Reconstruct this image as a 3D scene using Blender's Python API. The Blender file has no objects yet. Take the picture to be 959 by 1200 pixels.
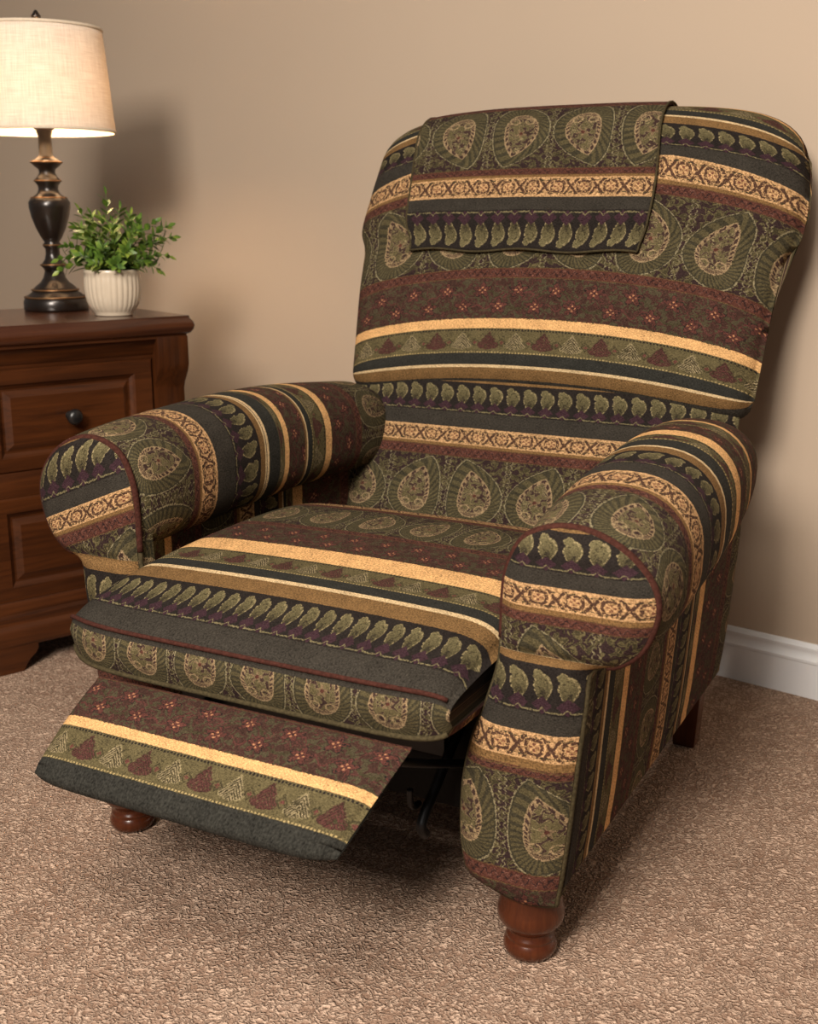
import bpy, math, random
from mathutils import Vector, Matrix
random.seed(7)
RAW_UV = False
C = bpy.context.scene.collection
PI = math.pi

# ------------------------------------------------------------------ camera / view
F_PX, PITCH, CAM_H = 1390.0, 14.1, 0.95
cam_d = bpy.data.cameras.new('camera')
cam_d.sensor_fit = 'HORIZONTAL'; cam_d.sensor_width = 36.0
cam_d.lens = 36.0 * F_PX / 959.0
cam_d.dof.use_dof = True; cam_d.dof.focus_distance = 1.75; cam_d.dof.aperture_fstop = 8.0
cam = bpy.data.objects.new('camera', cam_d); C.objects.link(cam)
cam.location = (0, 0, CAM_H); cam.rotation_euler = (math.radians(90 - PITCH), 0, 0)
bpy.context.scene.camera = cam
vs = bpy.context.scene.view_settings
vs.view_transform = 'Standard'; vs.look = 'None'; vs.gamma = 1.0; vs.use_curve_mapping = False
vs.exposure = 0.0

# ------------------------------------------------------------------ node expression builder
class E:
    nt = None
    def __init__(s, v): s.v = v
    @staticmethod
    def m(op, *a, clamp=False):
        n = E.nt.nodes.new('ShaderNodeMath'); n.operation = op; n.use_clamp = clamp
        for i, x in enumerate(a):
            x = x.v if isinstance(x, E) else x
            if isinstance(x, (int, float)): n.inputs[i].default_value = x
            else: E.nt.links.new(x, n.inputs[i])
        return E(n.outputs[0])
    def __add__(s, o): return E.m('ADD', s, o)
    __radd__ = __add__
    def __sub__(s, o): return E.m('SUBTRACT', s, o)
    def __rsub__(s, o): return E.m('SUBTRACT', o, s)
    def __mul__(s, o): return E.m('MULTIPLY', s, o)
    __rmul__ = __mul__
    def __truediv__(s, o): return E.m('DIVIDE', s, o)
    def __lt__(s, o): return E.m('LESS_THAN', s, o)
    def __gt__(s, o): return E.m('GREATER_THAN', s, o)
    def abs(s): return E.m('ABSOLUTE', s)
    def sin(s): return E.m('SINE', s)
    def fract(s): return E.m('FRACT', s)
    def floor(s): return E.m('FLOOR', s)
    def sqrt(s): return E.m('SQRT', s)
def emin(a, b): return E.m('MINIMUM', a, b)
def emax(a, b): return E.m('MAXIMUM', a, b)
def within(x, a, b):                       # 1 when a < x < b
    return E.m('COMPARE', x, (a + b) / 2, (b - a) / 2)
def hyp(a, b): return (a * a + b * b).sqrt()
def near(x, c, w): return E.m('COMPARE', x, c, w)

def mixcol(fac, a, b):
    n = E.nt.nodes.new('ShaderNodeMix'); n.data_type = 'RGBA'
    def put(i, x):
        if isinstance(x, E): E.nt.links.new(x.v, n.inputs[i])
        elif isinstance(x, (int, float)): n.inputs[i].default_value = x
        elif isinstance(x, tuple): n.inputs[i].default_value = (*x[:3], 1)
        else: E.nt.links.new(x, n.inputs[i])
    put(0, fac); put(6, a); put(7, b)
    return n.outputs[2]

def new_mat(name):
    m = bpy.data.materials.new(name); m.use_nodes = True
    E.nt = m.node_tree
    return m, m.node_tree, m.node_tree.nodes['Principled BSDF']
def noise(nt, vec, scale, detail=3, rough=.55, dist=0, dim='3D'):
    n = nt.nodes.new('ShaderNodeTexNoise'); n.noise_dimensions = dim
    n.inputs['Scale'].default_value = scale; n.inputs['Detail'].default_value = detail
    n.inputs['Roughness'].default_value = rough; n.inputs['Distortion'].default_value = dist
    if vec is not None: nt.links.new(vec, n.inputs['Vector'])
    return n
def bump(nt, h, bsdf, strength, dist, normal=None):
    b = nt.nodes.new('ShaderNodeBump'); b.inputs['Strength'].default_value = strength
    b.inputs['Distance'].default_value = dist
    nt.links.new(h, b.inputs['Height'])
    if normal: nt.links.new(normal, b.inputs['Normal'])
    nt.links.new(b.outputs[0], bsdf.inputs['Normal'])
    return b.outputs[0]
def combine(nt, x, y, z=0.0):
    n = nt.nodes.new('ShaderNodeCombineXYZ')
    for i, q in enumerate((x, y, z)):
        q = q.v if isinstance(q, E) else q
        if isinstance(q, (int, float)): n.inputs[i].default_value = q
        else: nt.links.new(q, n.inputs[i])
    return n.outputs[0]
def ramp(nt, fac, stops, interp='LINEAR'):
    n = nt.nodes.new('ShaderNodeValToRGB'); r = n.color_ramp; r.interpolation = interp
    while len(r.elements) < len(stops): r.elements.new(0.5)
    for e, (p, c) in zip(r.elements, stops):
        e.position = p; e.color = (*c, 1)
    nt.links.new(fac.v if isinstance(fac, E) else fac, n.inputs[0])
    return n.outputs[0]

# ------------------------------------------------------------------ the striped tapestry fabric
H_ = [('pais', .150), ('braid', .020), ('och', .006), ('tan', .038), ('grey', .030), ('beans', .066), ('ochre', .023),
      ('tc', .0075), ('slate', .0225), ('olive', .053), ('cream', .021), ('vine', .082), ('braidt', .020)]
B = {}; _p = 0.0
for k, h in H_: B[k] = _p; _p += h
P = _p
B['end'] = P
COL = dict(dark=(.018, .014, .012), purple=(.030, .017, .016), olive=(.100, .080, .038), olive_l=(.215, .172, .088), olive_d=(.046, .037, .019),
           red=(.078, .029, .020), maroon=(.046, .023, .017), tan=(.50, .300, .145), cream=(.60, .345, .145), ochre=(.165, .092, .036),
           grey=(.034, .029, .023), slate=(.026, .025, .021), gold=(.33, .245, .11), orange=(.36, .165, .085), thin=(.54, .39, .215), brown=(.070, .035, .022))

def tapestry():
    m, nt, bs = new_mat('tapestry_fabric')
    uv = nt.nodes.new('ShaderNodeUVMap'); uv.uv_map = 'UVMap'
    sx = nt.nodes.new('ShaderNodeSeparateXYZ'); nt.links.new(uv.outputs[0], sx.inputs[0])
    nz = noise(nt, uv.outputs[0], 260, 2, .6, 0, '2D')
    nsx = nt.nodes.new('ShaderNodeSeparateXYZ'); nt.links.new(nz.outputs['Color'], nsx.inputs[0])
    n1, n2 = E(nsx.outputs[0]), E(nsx.outputs[1])
    u0 = E(sx.outputs[0]); v0 = E(sx.outputs[1])
    u = u0 + (n1 - .5) * .0042
    v = E.m('WRAP', v0 + (n2 - .5) * .0040, P, 0.0)
    vb = E.m('WRAP', v0 + (n2 - .5) * .0014, P, 0.0)
    leaf = E(noise(nt, uv.outputs[0], 95, 2, .55, .8, '2D').outputs[0])
    stops = []
    cc = dict(pais='purple', braid='red', och='ochre', tan='tan', grey='grey', beans='dark', ochre='ochre', tc='thin', slate='slate',
              olive='olive', cream='cream', vine='maroon', braidt='red')
    for k, h in H_: stops.append((B[k] / P, COL[cc[k]]))
    col = ramp(nt, vb / P, stops, 'CONSTANT')
    def cell(w, off=0.0):
        return ((u / w + off).fract() - .5) * w
    def inb(k): return within(v, B[k], B[k] + dict(H_)[k])
    # ---- beans: a row of small hooked paisleys over dark lozenges
    lv = v - B['beans']; mk = inb('beans'); p = cell(.0285)
    wd = E.m('MULTIPLY_ADD', lv, .26, .0012, clamp=True)
    q = emin(hyp((p - .0008) / emin(wd, .0112), (lv - .036) / .0200), hyp((p + .0052) / .0062, (lv - .0535) / .0075))
    body = mixcol(E.m('MULTIPLY_ADD', lv, 30, -.55, clamp=True), COL['olive_d'], (.118, .098, .048))
    col = mixcol((q < 1.0) * mk, col, body)
    col = mixcol(near(q, .95, .10) * mk * (n1 > .50), col, (.22, .175, .09))
    col = mixcol((hyp((p - .001) / .0036, (lv - .029) / .0062) < 1) * mk * (n2 > .46), col, (.030, .024, .015))
    col = mixcol(near(hyp((p - .0005) / .0055, (lv - .0425) / .0085), .95, .15) * mk * (n2 > .52), col, COL['olive_d'])
    col = mixcol((p.abs() / .0125 + (lv - .013).abs() / .0125 < 1) * mk, col, (.038, .018, .023))
    col = mixcol(near(lv - emax(.0040 - p.abs() * .9, 0.0) * 1.4, .0040, .0011) * mk * (n1 > .36), col, (.15, .125, .065))
    # ---- tan: crosses and rings
    lv = v - B['tan'] - .019; mk = inb('tan'); p = cell(.041)
    pe = .0205 - p.abs()
    col = mixcol((n2 > .54) * mk * .6, col, COL['ochre'])
    col = mixcol(near(pe - lv.abs() * .62, 0.0004, .0027) * mk * (lv.abs() < .0155) * (n1 > .36), col, COL['brown'])
    r = emax(p.abs(), lv.abs() * .95) * .5 + hyp(p, lv) * .5
    col = mixcol(near(r, .0098, .0022) * mk * (n1 > .42), col, COL['brown'])
    th = E.m('ARCTAN2', p, lv)
    col = mixcol(within(r, .0018, .0060) * (E.m('COSINE', th * 4) > .1) * mk * (n2 < .60), col, (.15, .060, .036))
    col = mixcol(within(lv.abs() + p.abs() * .15, .0130, .0152) * mk * (n1 > .5), col, COL['olive_d'])
    # ---- braids
    for k in ('braid', 'braidt'):
        lv = v - B[k] - .010; mk = inb(k)
        col = mixcol(near(lv - (u * 560 + n2 * 3).sin() * .0042, 0, .0016) * mk, col, (.026, .013, .012))
        col = mixcol(near(lv - (u * 430 + 1.3 + n1 * 4).sin() * .0052, 0, .0009) * mk, col, (.135, .060, .044))
        col = mixcol((lv.abs() > .0088) * mk, col, (.10, .058, .026))
    # ---- the large paisleys : pointed shells with a looped inner outline
    lv = v - B['pais']; mk = inb('pais'); W = .104
    idx = E.m('WRAP', (u / W).floor(), 2, 0); sgn = idx * 2 - 1
    p = cell(W)
    col = mixcol((leaf > .50) * mk, col, COL['olive_d'])
    col = mixcol(near(leaf, .56, .035) * mk, col, COL['olive'])
    y = lv - .062
    px = p + sgn * (y * y * 3.2 - .002)
    up = (y > 0.0)
    qt = (hyp(px.abs() + .0534, y) - .0534) / .047
    qb = hyp(px / .047, y / .064)
    q = qb + (qt - qb) * up
    ang = E.m('ARCTAN2', px, y + .022)
    col = mixcol((q < 1.0) * mk, col, (.040, .034, .020))
    col = mixcol(within(q, .60, .94) * ((ang * 31 + q * 15).sin() > -.2) * mk, col, (.078, .063, .031))
    col = mixcol(near(q, 1.0, .018) * mk * ((n1 > .42)), col, (.21, .175, .10))
    col = mixcol((q < .60) * mk, col, (.046, .026, .021))
    col = mixcol(near(q, .585, .020) * mk * (n2 > .36), col, (.27, .19, .105))
    col = mixcol(within(q, .47, .58) * ((ang * 19).sin().abs() > .80) * mk, col, (.24, .165, .09))
    col = mixcol(near(q, .455, .017) * mk * (n1 > .42), col, (.20, .145, .08))
    col = mixcol((q < .43) * (leaf > .50) * mk, col, COL['olive'])
    col = mixcol((q < .43) * near(leaf, .47, .020) * mk, col, COL['olive_l'])
    for cxx in (-.0125, .0125):
        col = mixcol(near(hyp(px - cxx, y + .020), .0072, .0013) * mk * (n2 > .38), col, (.26, .185, .10))
    fl = hyp(px, y - .008)
    col = mixcol((fl < E.m('COSINE', E.m('ARCTAN2', px, y - .008) * 5) * .0035 + .0070) * mk * (n1 > .40), col, (.17, .115, .065))
    col = mixcol((fl < .0032) * mk, col, COL['red'])
    pe = W / 2 - p.abs()
    col = mixcol(near(pe - (lv * 330).sin().abs() * .0038, .0010, .0009) * mk * (n1 > .46), col, (.18, .15, .085))
    # ---- vine with flowers
    lv = v - B['vine'] - .041; mk = inb('vine'); W = .062
    col = mixcol((leaf > .53) * mk, col, (.058, .046, .026))
    col = mixcol(near(leaf, .46, .018) * mk, col, (.078, .030, .024))
    s1 = (u * (PI / W)).sin() * .021
    col = mixcol(near(lv - s1 - (n1 - .5) * .012, 0, .0020) * mk, col, COL['olive_d'])
    col = mixcol(near(lv + s1 * .9 + (u * 210).sin() * .005, 0, .0017) * mk * (n2 > .4), col, (.085, .030, .025))
    for off, hy in ((0.0, .017), (.5, -.016)):
        p = cell(W, off); q = lv - hy
        r = hyp(p, q); th = E.m('ARCTAN2', p, q)
        rad = E.m('COSINE', th * 5) * .0040 + .0118
        col = mixcol((r < rad + .0014) * mk, col, COL['dark'])
        col = mixcol((r < rad) * mk * (n1 > .40), col, (.086, .031, .024))
        col = mixcol(within(r, .0028, .0060) * (E.m('COSINE', th * 4) > .35) * mk, col, COL['orange'])
    # ---- olive row of little trees
    lv = v - B['olive']; mk = inb('olive'); W = .047
    p = cell(W); idx = E.m('WRAP', (u / W).floor(), 2, 0)
    t = emin(emin(p.abs() / .0120 + (lv - .029).abs() / .0175, hyp((p.abs() - .0105) / .0078, (lv - .0185) / .0072)), hyp(p / .0075, (lv - .0120) / .0040))
    zig = (n2 - .5) * .7 + t
    ins = (zig < 1) * (lv > .009) * mk
    hatch = ((p.abs() + lv * .8) * 1500).sin() > .1
    tcol = mixcol(idx, (.082, .030, .026), COL['olive_d'])
    tcol = mixcol(hatch, tcol, mixcol(idx, COL['maroon'], (.25, .195, .11)))
    col = mixcol(ins * (n1 > .34), col, tcol)
    col = mixcol(near(zig, 1.0, .09) * (lv > .009) * mk * (n2 > .45), col, mixcol(idx, COL['maroon'], COL['olive_l']))
    p2 = cell(W, .5)
    d = p2.abs() + (lv - .024).abs()
    col = mixcol(near(d, .0075, .0016) * mk * (n1 > .4), col, COL['olive_d'])
    col = mixcol((d < .0042) * mk * (n2 > .4), col, (.105, .038, .030))
    col = mixcol(near(leaf, .58, .014) * mk, col, COL['olive_d'])
    dots = ((u0 * (2 * PI / .0052)).sin() > -.2)
    col = mixcol(near(lv, .0030, .0013) * dots * mk, col, COL['gold'])
    col = mixcol(near(lv, .0505, .0016) * dots * mk, col, COL['dark'])
    # ---- yarn variation
    yarn = E(noise(nt, combine(nt, u0 * 300, v0 * 820), 1.0, 2, .65, 0, '2D').outputs[0])
    slub = E(noise(nt, combine(nt, u0 * 900, v0 * 320), 1.0, 1, .6, 0, '2D').outputs[0])
    mot = E(noise(nt, uv.outputs[0], 40, 3, .6, 0, '2D').outputs[0])
    vary = (yarn - .5) * 2.0 + (slub - .5) * 1.3 + (mot - .5) * .6 + .97
    hv = nt.nodes.new('ShaderNodeVectorMath'); hv.operation = 'SCALE'
    nt.links.new(col, hv.inputs[0]); nt.links.new(emax(vary, .25).v, hv.inputs['Scale'])
    nt.links.new(hv.outputs[0], bs.inputs['Base Color'])
    bs.inputs['Roughness'].default_value = .92
    bs.inputs['Specular IOR Level'].default_value = .10
    b2c = nt.nodes.new('ShaderNodeRGBToBW'); nt.links.new(col, b2c.inputs[0])
    hgt = yarn * .8 + slub * .4 + E(b2c.outputs[0]) * 1.4 + mot * .5
    bump(nt, hgt.v, bs, .7, .0018)
    return m

def simple(name, c, rough=.6, metal=0.0, spec=.5, nscale=0, namp=.2, bstr=0, bdist=.001, coat=0):
    m, nt, bs = new_mat(name)
    bs.inputs['Roughness'].default_value = rough; bs.inputs['Metallic'].default_value = metal
    bs.inputs['Specular IOR Level'].default_value = spec; bs.inputs['Coat Weight'].default_value = coat
    bs.inputs['Coat Roughness'].default_value = .15
    bs.inputs['Base Color'].default_value = (*c, 1)
    if nscale:
        tc = nt.nodes.new('ShaderNodeTexCoord')
        n = noise(nt, tc.outputs['Object'], nscale, 4)
        f = E(n.outputs[0])
        col = mixcol(f, tuple(x * (1 - namp) for x in c), tuple(min(1, x * (1 + namp)) for x in c))
        nt.links.new(col, bs.inputs['Base Color'])
        if bstr: bump(nt, n.outputs[0], bs, bstr, bdist)
    return m

def wood(name, dark, light, axis=0, rough=.32, scale=9.0, coat=.35):
    m, nt, bs = new_mat(name)
    tc = nt.nodes.new('ShaderNodeTexCoord')
    mp = nt.nodes.new('ShaderNodeMapping'); nt.links.new(tc.outputs['Object'], mp.inputs[0])
    s = [scale * 9] * 3; s[axis] = scale * .55
    mp.inputs['Scale'].default_value = s
    g = noise(nt, mp.outputs[0], 1.0, 6, .62, 1.2)
    g2 = noise(nt, tc.outputs['Object'], 4.0, 3)
    col = mixcol(E(g.outputs[0]) * 1.6 - .3 + (E(g2.outputs[0]) - .5) * .8, dark, light)
    nt.links.new(col, bs.inputs['Base Color'])
    bs.inputs['Roughness'].default_value = rough
    bs.inputs['Coat Weight'].default_value = coat; bs.inputs['Coat Roughness'].default_value = .18
    bs.inputs['Specular IOR Level'].default_value = .3
    bump(nt, g.outputs[0], bs, .12, .001)
    return m

def carpet_mat():
    m, nt, bs = new_mat('carpet_pile')
    tc = nt.nodes.new('ShaderNodeTexCoord')
    o = tc.outputs['Object']
    wob = noise(nt, o, 60, 2, .5, 0)
    add = nt.nodes.new('ShaderNodeVectorMath'); add.operation = 'MULTIPLY_ADD'
    nt.links.new(wob.outputs['Color'], add.inputs[0]); add.inputs[1].default_value = (.030, .030, .030)
    nt.links.new(o, add.inputs[2])
    curl = E(noise(nt, add.outputs[0], 78, 1, .5, 0).outputs[0])
    ridge = emax(1.0 - ((curl * 4.0).fract() - .5).abs() * 2.6, 0.0)
    fine = E(noise(nt, o, 300, 2, .6).outputs[0])
    big = E(noise(nt, o, 3.2, 4, .6).outputs[0])
    mid = E(noise(nt, o, 24, 3, .6).outputs[0])
    h = ridge * .8 + fine * .45 + mid * .25
    t = ridge * .70 + (fine - .5) * .9 + (big - .5) * .6 + (mid - .5) * .5 + .13
    col = mixcol(E.m('ADD', t, 0.0, clamp=True), (.240, .146, .100), (.770, .555, .415))
    nt.links.new(col, bs.inputs['Base Color'])
    bs.inputs['Roughness'].default_value = 1.0; bs.inputs['Specular IOR Level'].default_value = .1
    bump(nt, h.v, bs, .8, .009)
    return m

def wall_mat():
    m, nt, bs = new_mat('wall_paint')
    tc = nt.nodes.new('ShaderNodeTexCoord')
    a = noise(nt, tc.outputs['Object'], 60, 4, .55); b = noise(nt, tc.outputs['Object'], 2.0, 3)
    col = mixcol(E(b.outputs[0]), (.440, .345, .260), (.465, .367, .279))
    nt.links.new(col, bs.inputs['Base Color'])
    bs.inputs['Roughness'].default_value = .75; bs.inputs['Specular IOR Level'].default_value = .25
    bump(nt, a.outputs[0], bs, .12, .002)
    return m

def shade_mat():
    m, nt, bs = new_mat('linen_shade')
    uv = nt.nodes.new('ShaderNodeUVMap'); uv.uv_map = 'UVMap'
    sx = nt.nodes.new('ShaderNodeSeparateXYZ'); nt.links.new(uv.outputs[0], sx.inputs[0])
    u, v = E(sx.outputs[0]), E(sx.outputs[1])
    a = E(noise(nt, combine(nt, u * 420, v * 18), 1, 3, .6, 0, '2D').outputs[0])
    b = E(noise(nt, combine(nt, u * 18, v * 420), 1, 3, .6, 0, '2D').outputs[0])
    w = (a + b) * .5
    col = mixcol(E.m('ADD', w * 2.4 - .7, 0, clamp=True), (.66, .56, .46), (.90, .82, .72))
    out = nt.nodes['Material Output']
    df = nt.nodes.new('ShaderNodeBsdfDiffuse'); tr = nt.nodes.new('ShaderNodeBsdfTranslucent')
    nt.links.new(col, df.inputs[0]); nt.links.new(col, tr.inputs[0])
    mx = nt.nodes.new('ShaderNodeMixShader'); mx.inputs[0].default_value = .21
    nt.links.new(df.outputs[0], mx.inputs[1]); nt.links.new(tr.outputs[0], mx.inputs[2])
    nt.links.new(mx.outputs[0], out.inputs['Surface'])
    return m

def leaf_mat():
    m, nt, bs = new_mat('leaf_green')
    tc = nt.nodes.new('ShaderNodeTexCoord')
    n = noise(nt, tc.outputs['Object'], 38, 2)
    col = ramp(nt, n.outputs[0], [(.30, (.030, .072, .009)), (.52, (.100, .185, .022)), (.70, (.26, .32, .045))])
    nt.links.new(col, bs.inputs['Base Color'])
    bs.inputs['Roughness'].default_value = .45
    bs.inputs['Subsurface Weight'].default_value = .0
    return m

FAB = tapestry()
PIPE = simple('piping_red', (.050, .017, .012), .9, spec=.1, nscale=260, namp=.95, bstr=.5, bdist=.002)
PIPE_O = simple('piping_olive', (.052, .040, .020), .9, spec=.1, nscale=240, namp=.95, bstr=.5, bdist=.002)
PIPE_G = simple('edging_gold', (.10, .058, .026), .85, spec=.1, nscale=420, namp=.7, bstr=.5, bdist=.002)
LINING = simple('black_lining', (.012, .011, .010), .95, spec=.1, nscale=200, namp=.3)
METAL = simple('mechanism_steel', (.030, .031, .033), .42, metal=.9, nscale=30, namp=.2)
BUNWOOD = wood('bun_foot_wood', (.038, .008, .003), (.092, .022, .006), 2, .26, 14, .35)
NWOOD = wood('nightstand_wood', (.014, .004, .0015), (.092, .026, .006), 0, .38, 5.0, .08)
NWOODV = wood('nightstand_wood_upright', (.014, .004, .0015), (.092, .026, .006), 2, .38, 5.0, .08)
TOPWOOD = wood('nightstand_top_wood', (.030, .009, .005), (.095, .032, .013), 0, .26, 5.0, .5)
KNOBM = simple('black_knob', (.010, .009, .009), .32, spec=.5)
BRONZE = simple('dark_bronze', (.018, .012, .009), .30, metal=.35, nscale=25, namp=.5, coat=.25)
RUBBED = simple('rubbed_bronze', (.20, .105, .045), .38, metal=.7, nscale=60, namp=.6)
POT = simple('ribbed_ceramic', (.60, .50, .38), .28, nscale=35, namp=.10, coat=.3)
SOIL = simple('soil', (.030, .020, .013), .95, nscale=120, namp=.5, bstr=.8, bdist=.01)
LEAF = leaf_mat()
STEM = simple('green_stem', (.085, .12, .030), .6)
SHADE = shade_mat()
TRIM = simple('shade_trim', (.66, .55, .42), .85, nscale=150, namp=.15)
WHITE = simple('white_trim_paint', (.82, .82, .83), .35, nscale=6, namp=.02)
WALL = wall_mat(); CARPET = carpet_mat()

# ------------------------------------------------------------------ mesh helpers
def mesh_obj(name, verts, faces, mat, parent=None, uvs=None, smooth=True, loc=None):
    me = bpy.data.meshes.new(name)
    me.from_pydata([tuple(v) for v in verts], [], faces)
    if uvs is not None:
        l = me.uv_layers.new(name='UVMap')
        k = 0
        for fuv in uvs:
            for q in fuv:
                l.data[k].uv = q; k += 1
    if smooth:
        for p in me.polygons: p.use_smooth = True
    me.materials.append(mat)
    o = bpy.data.objects.new(name, me); C.objects.link(o)
    if parent: o.parent = parent
    if loc: o.location = loc
    me.update()
    return o

def vmap_eval(vm, raw_mid, raw):
    if vm is None or RAW_UV: return raw
    for (r0, r1, v0, v1) in vm:
        if r0 <= raw_mid < r1:
            return v0 + (raw - r0) * (v1 - v0) / (r1 - r0)
    r0, r1, v0, v1 = min(vm, key=lambda q: min(abs(raw_mid - q[0]), abs(raw_mid - q[1])))
    return v0 + (raw - r0) * (v1 - v0) / (r1 - r0)

def grid(name, pts, uvf, mat, parent, ci=False, cj=False, vm=None, capi=False, flip=False, pairs=False, bow=None):
    """pts[i][j]; uvf(i, j) -> (u, raw).  ci/cj close the grid in i / j."""
    ni, nj = len(pts), len(pts[0])
    verts = [p for row in pts for p in row]
    faces, uvs = [], []
    def uq(i, j, mid):
        u, r = uvf(i, j)
        b = bow(i, j) if (bow and not RAW_UV) else 0
        return (u, vmap_eval(vm, mid, r) + b)
    for i in range(ni if ci else ni - 1):
        for j in range(nj if cj else nj - 1):
            ij = [(i, j), (i + 1, j), (i + 1, j + 1), (i, j + 1)]
            if flip: ij.reverse()
            mid = sum(uvf(a, b)[1] for a, b in ij) / 4
            faces.append([(a % ni) * nj + (b % nj) for a, b in ij])
            uvs.append([uq(a, b, mid) for a, b in ij])
    if capi:                                  # close both ends of a loop closed in j by zipping j with n-1-j
        for i in (0, ni - 1):
            for j in range(nj // 2 - 1):
                ids = [(i, j), (i, j + 1), (i, nj - 2 - j), (i, nj - 1 - j)]
                if (i == 0) != flip: ids.reverse()
                mid = (uvf(i, j)[1] + uvf(i, j + 1)[1]) / 2
                faces.append([a * nj + b for a, b in ids])
                uvs.append([uq(i, min(b, nj - 1 - b), mid) for a, b in ids])
    return mesh_obj(name, verts, faces, mat, parent, uvs)

def tube(name, path, r, mat, parent, closed=False, n=10, cap=True):
    verts, faces = [], []
    N = len(path); path = [Vector(p) for p in path]
    up0 = None
    for k, p in enumerate(path):
        a = path[(k - 1) % N] if (closed or k > 0) else p
        b = path[(k + 1) % N] if (closed or k < N - 1) else p
        t = (b - a).normalized()
        if up0 is None:
            up0 = Vector((0, 0, 1)) if abs(t.z) < .9 else Vector((0, 1, 0))
        s = t.cross(up0).normalized(); up = s.cross(t).normalized(); up0 = up
        rr = r[k] if isinstance(r, (list, tuple)) else r
        for q in range(n):
            th = 2 * PI * q / n
            verts.append(p + (s * math.cos(th) + up * math.sin(th)) * rr)
    for k in range(N if closed else N - 1):
        for q in range(n):
            a, b = k * n + q, k * n + (q + 1) % n
            c, d = ((k + 1) % N) * n + (q + 1) % n, ((k + 1) % N) * n + q
            faces.append([a, d, c, b])
    if not closed and cap:
        faces.append(list(range(n))); faces.append([(N - 1) * n + q for q in range(n - 1, -1, -1)])
    return mesh_obj(name, verts, faces, mat, parent)

def lathe(name, prof, mat, parent, n=48, loc=(0, 0, 0), flute=None, uv=False, close=True):
    verts, faces, uvs = [], [], []
    m = len(prof)
    for (r, z) in prof:
        for q in range(n):
            th = 2 * PI * q / n
            rr = r * (flute(th, z) if flute else 1)
            verts.append((rr * math.cos(th), rr * math.sin(th), z))
    for k in range(m - 1):
        for q in range(n):
            a, b = k * n + q, k * n + (q + 1) % n
            faces.append([a, b, b + n, a + n])
            R_ = prof[k][0]
            uvs.append([(2 * PI * q / n * .15, prof[k][1]), (2 * PI * (q + 1) / n * .15, prof[k][1]),
                        (2 * PI * (q + 1) / n * .15, prof[k + 1][1]), (2 * PI * q / n * .15, prof[k + 1][1])])
    if close:
        if prof[0][0] > 1e-5:
            faces.append([n - 1 - q for q in range(n)]); uvs.append([(0, 0)] * n)
        if prof[-1][0] > 1e-5:
            faces.append([(m - 1) * n + q for q in range(n)]); uvs.append([(0, 0)] * n)
    return mesh_obj(name, verts, faces, mat, parent, uvs, loc=loc)

def spline(pts, n=6, closed=False):
    out = []; N = len(pts)
    rng = range(N) if closed else range(N - 1)
    for k in rng:
        g = lambda i: Vector(pts[i % N]) if closed else Vector(pts[max(0, min(N - 1, i))])
        p0, p1, p2, p3 = g(k - 1), g(k), g(k + 1), g(k + 2)
        for s in range(n):
            t = s / n
            out.append(.5 * ((2 * p1) + (p2 - p0) * t + (2 * p0 - 5 * p1 + 4 * p2 - p3) * t * t + (3 * p1 - p0 - 3 * p2 + p3) * t ** 3))
    if not closed: out.append(Vector(pts[-1]))
    return out

def lerp_tab(tab, x):
    if x <= tab[0][0]: return tab[0][1]
    for (a, fa), (b, fb) in zip(tab, tab[1:]):
        if x <= b: return fa + (fb - fa) * (x - a) / (b - a)
    return tab[-1][1]
def cr_tab(tab, x):
    if x <= tab[0][0]: return tab[0][1]
    if x >= tab[-1][0]: return tab[-1][1]
    n = len(tab)
    for k in range(n - 1):
        x1, p1 = tab[k]; x2, p2 = tab[k + 1]
        if x <= x2:
            sl = lambda i: (tab[min(n - 1, i + 1)][1] - tab[max(0, i - 1)][1]) / (tab[min(n - 1, i + 1)][0] - tab[max(0, i - 1)][0])
            h = x2 - x1; t = (x - x1) / h; m1, m2 = sl(k) * h, sl(k + 1) * h
            return p1 * (2 * t ** 3 - 3 * t * t + 1) + m1 * (t ** 3 - 2 * t * t + t) + p2 * (-2 * t ** 3 + 3 * t * t) + m2 * (t ** 3 - t * t)
def smooth_tab(tab, x):
    if x <= tab[0][0]: return tab[0][1]
    for (a, fa), (b, fb) in zip(tab, tab[1:]):
        if x <= b:
            t = (x - a) / (b - a); t = t * t * (3 - 2 * t)
            return fa + (fb - fa) * t
    return tab[-1][1]

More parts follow.
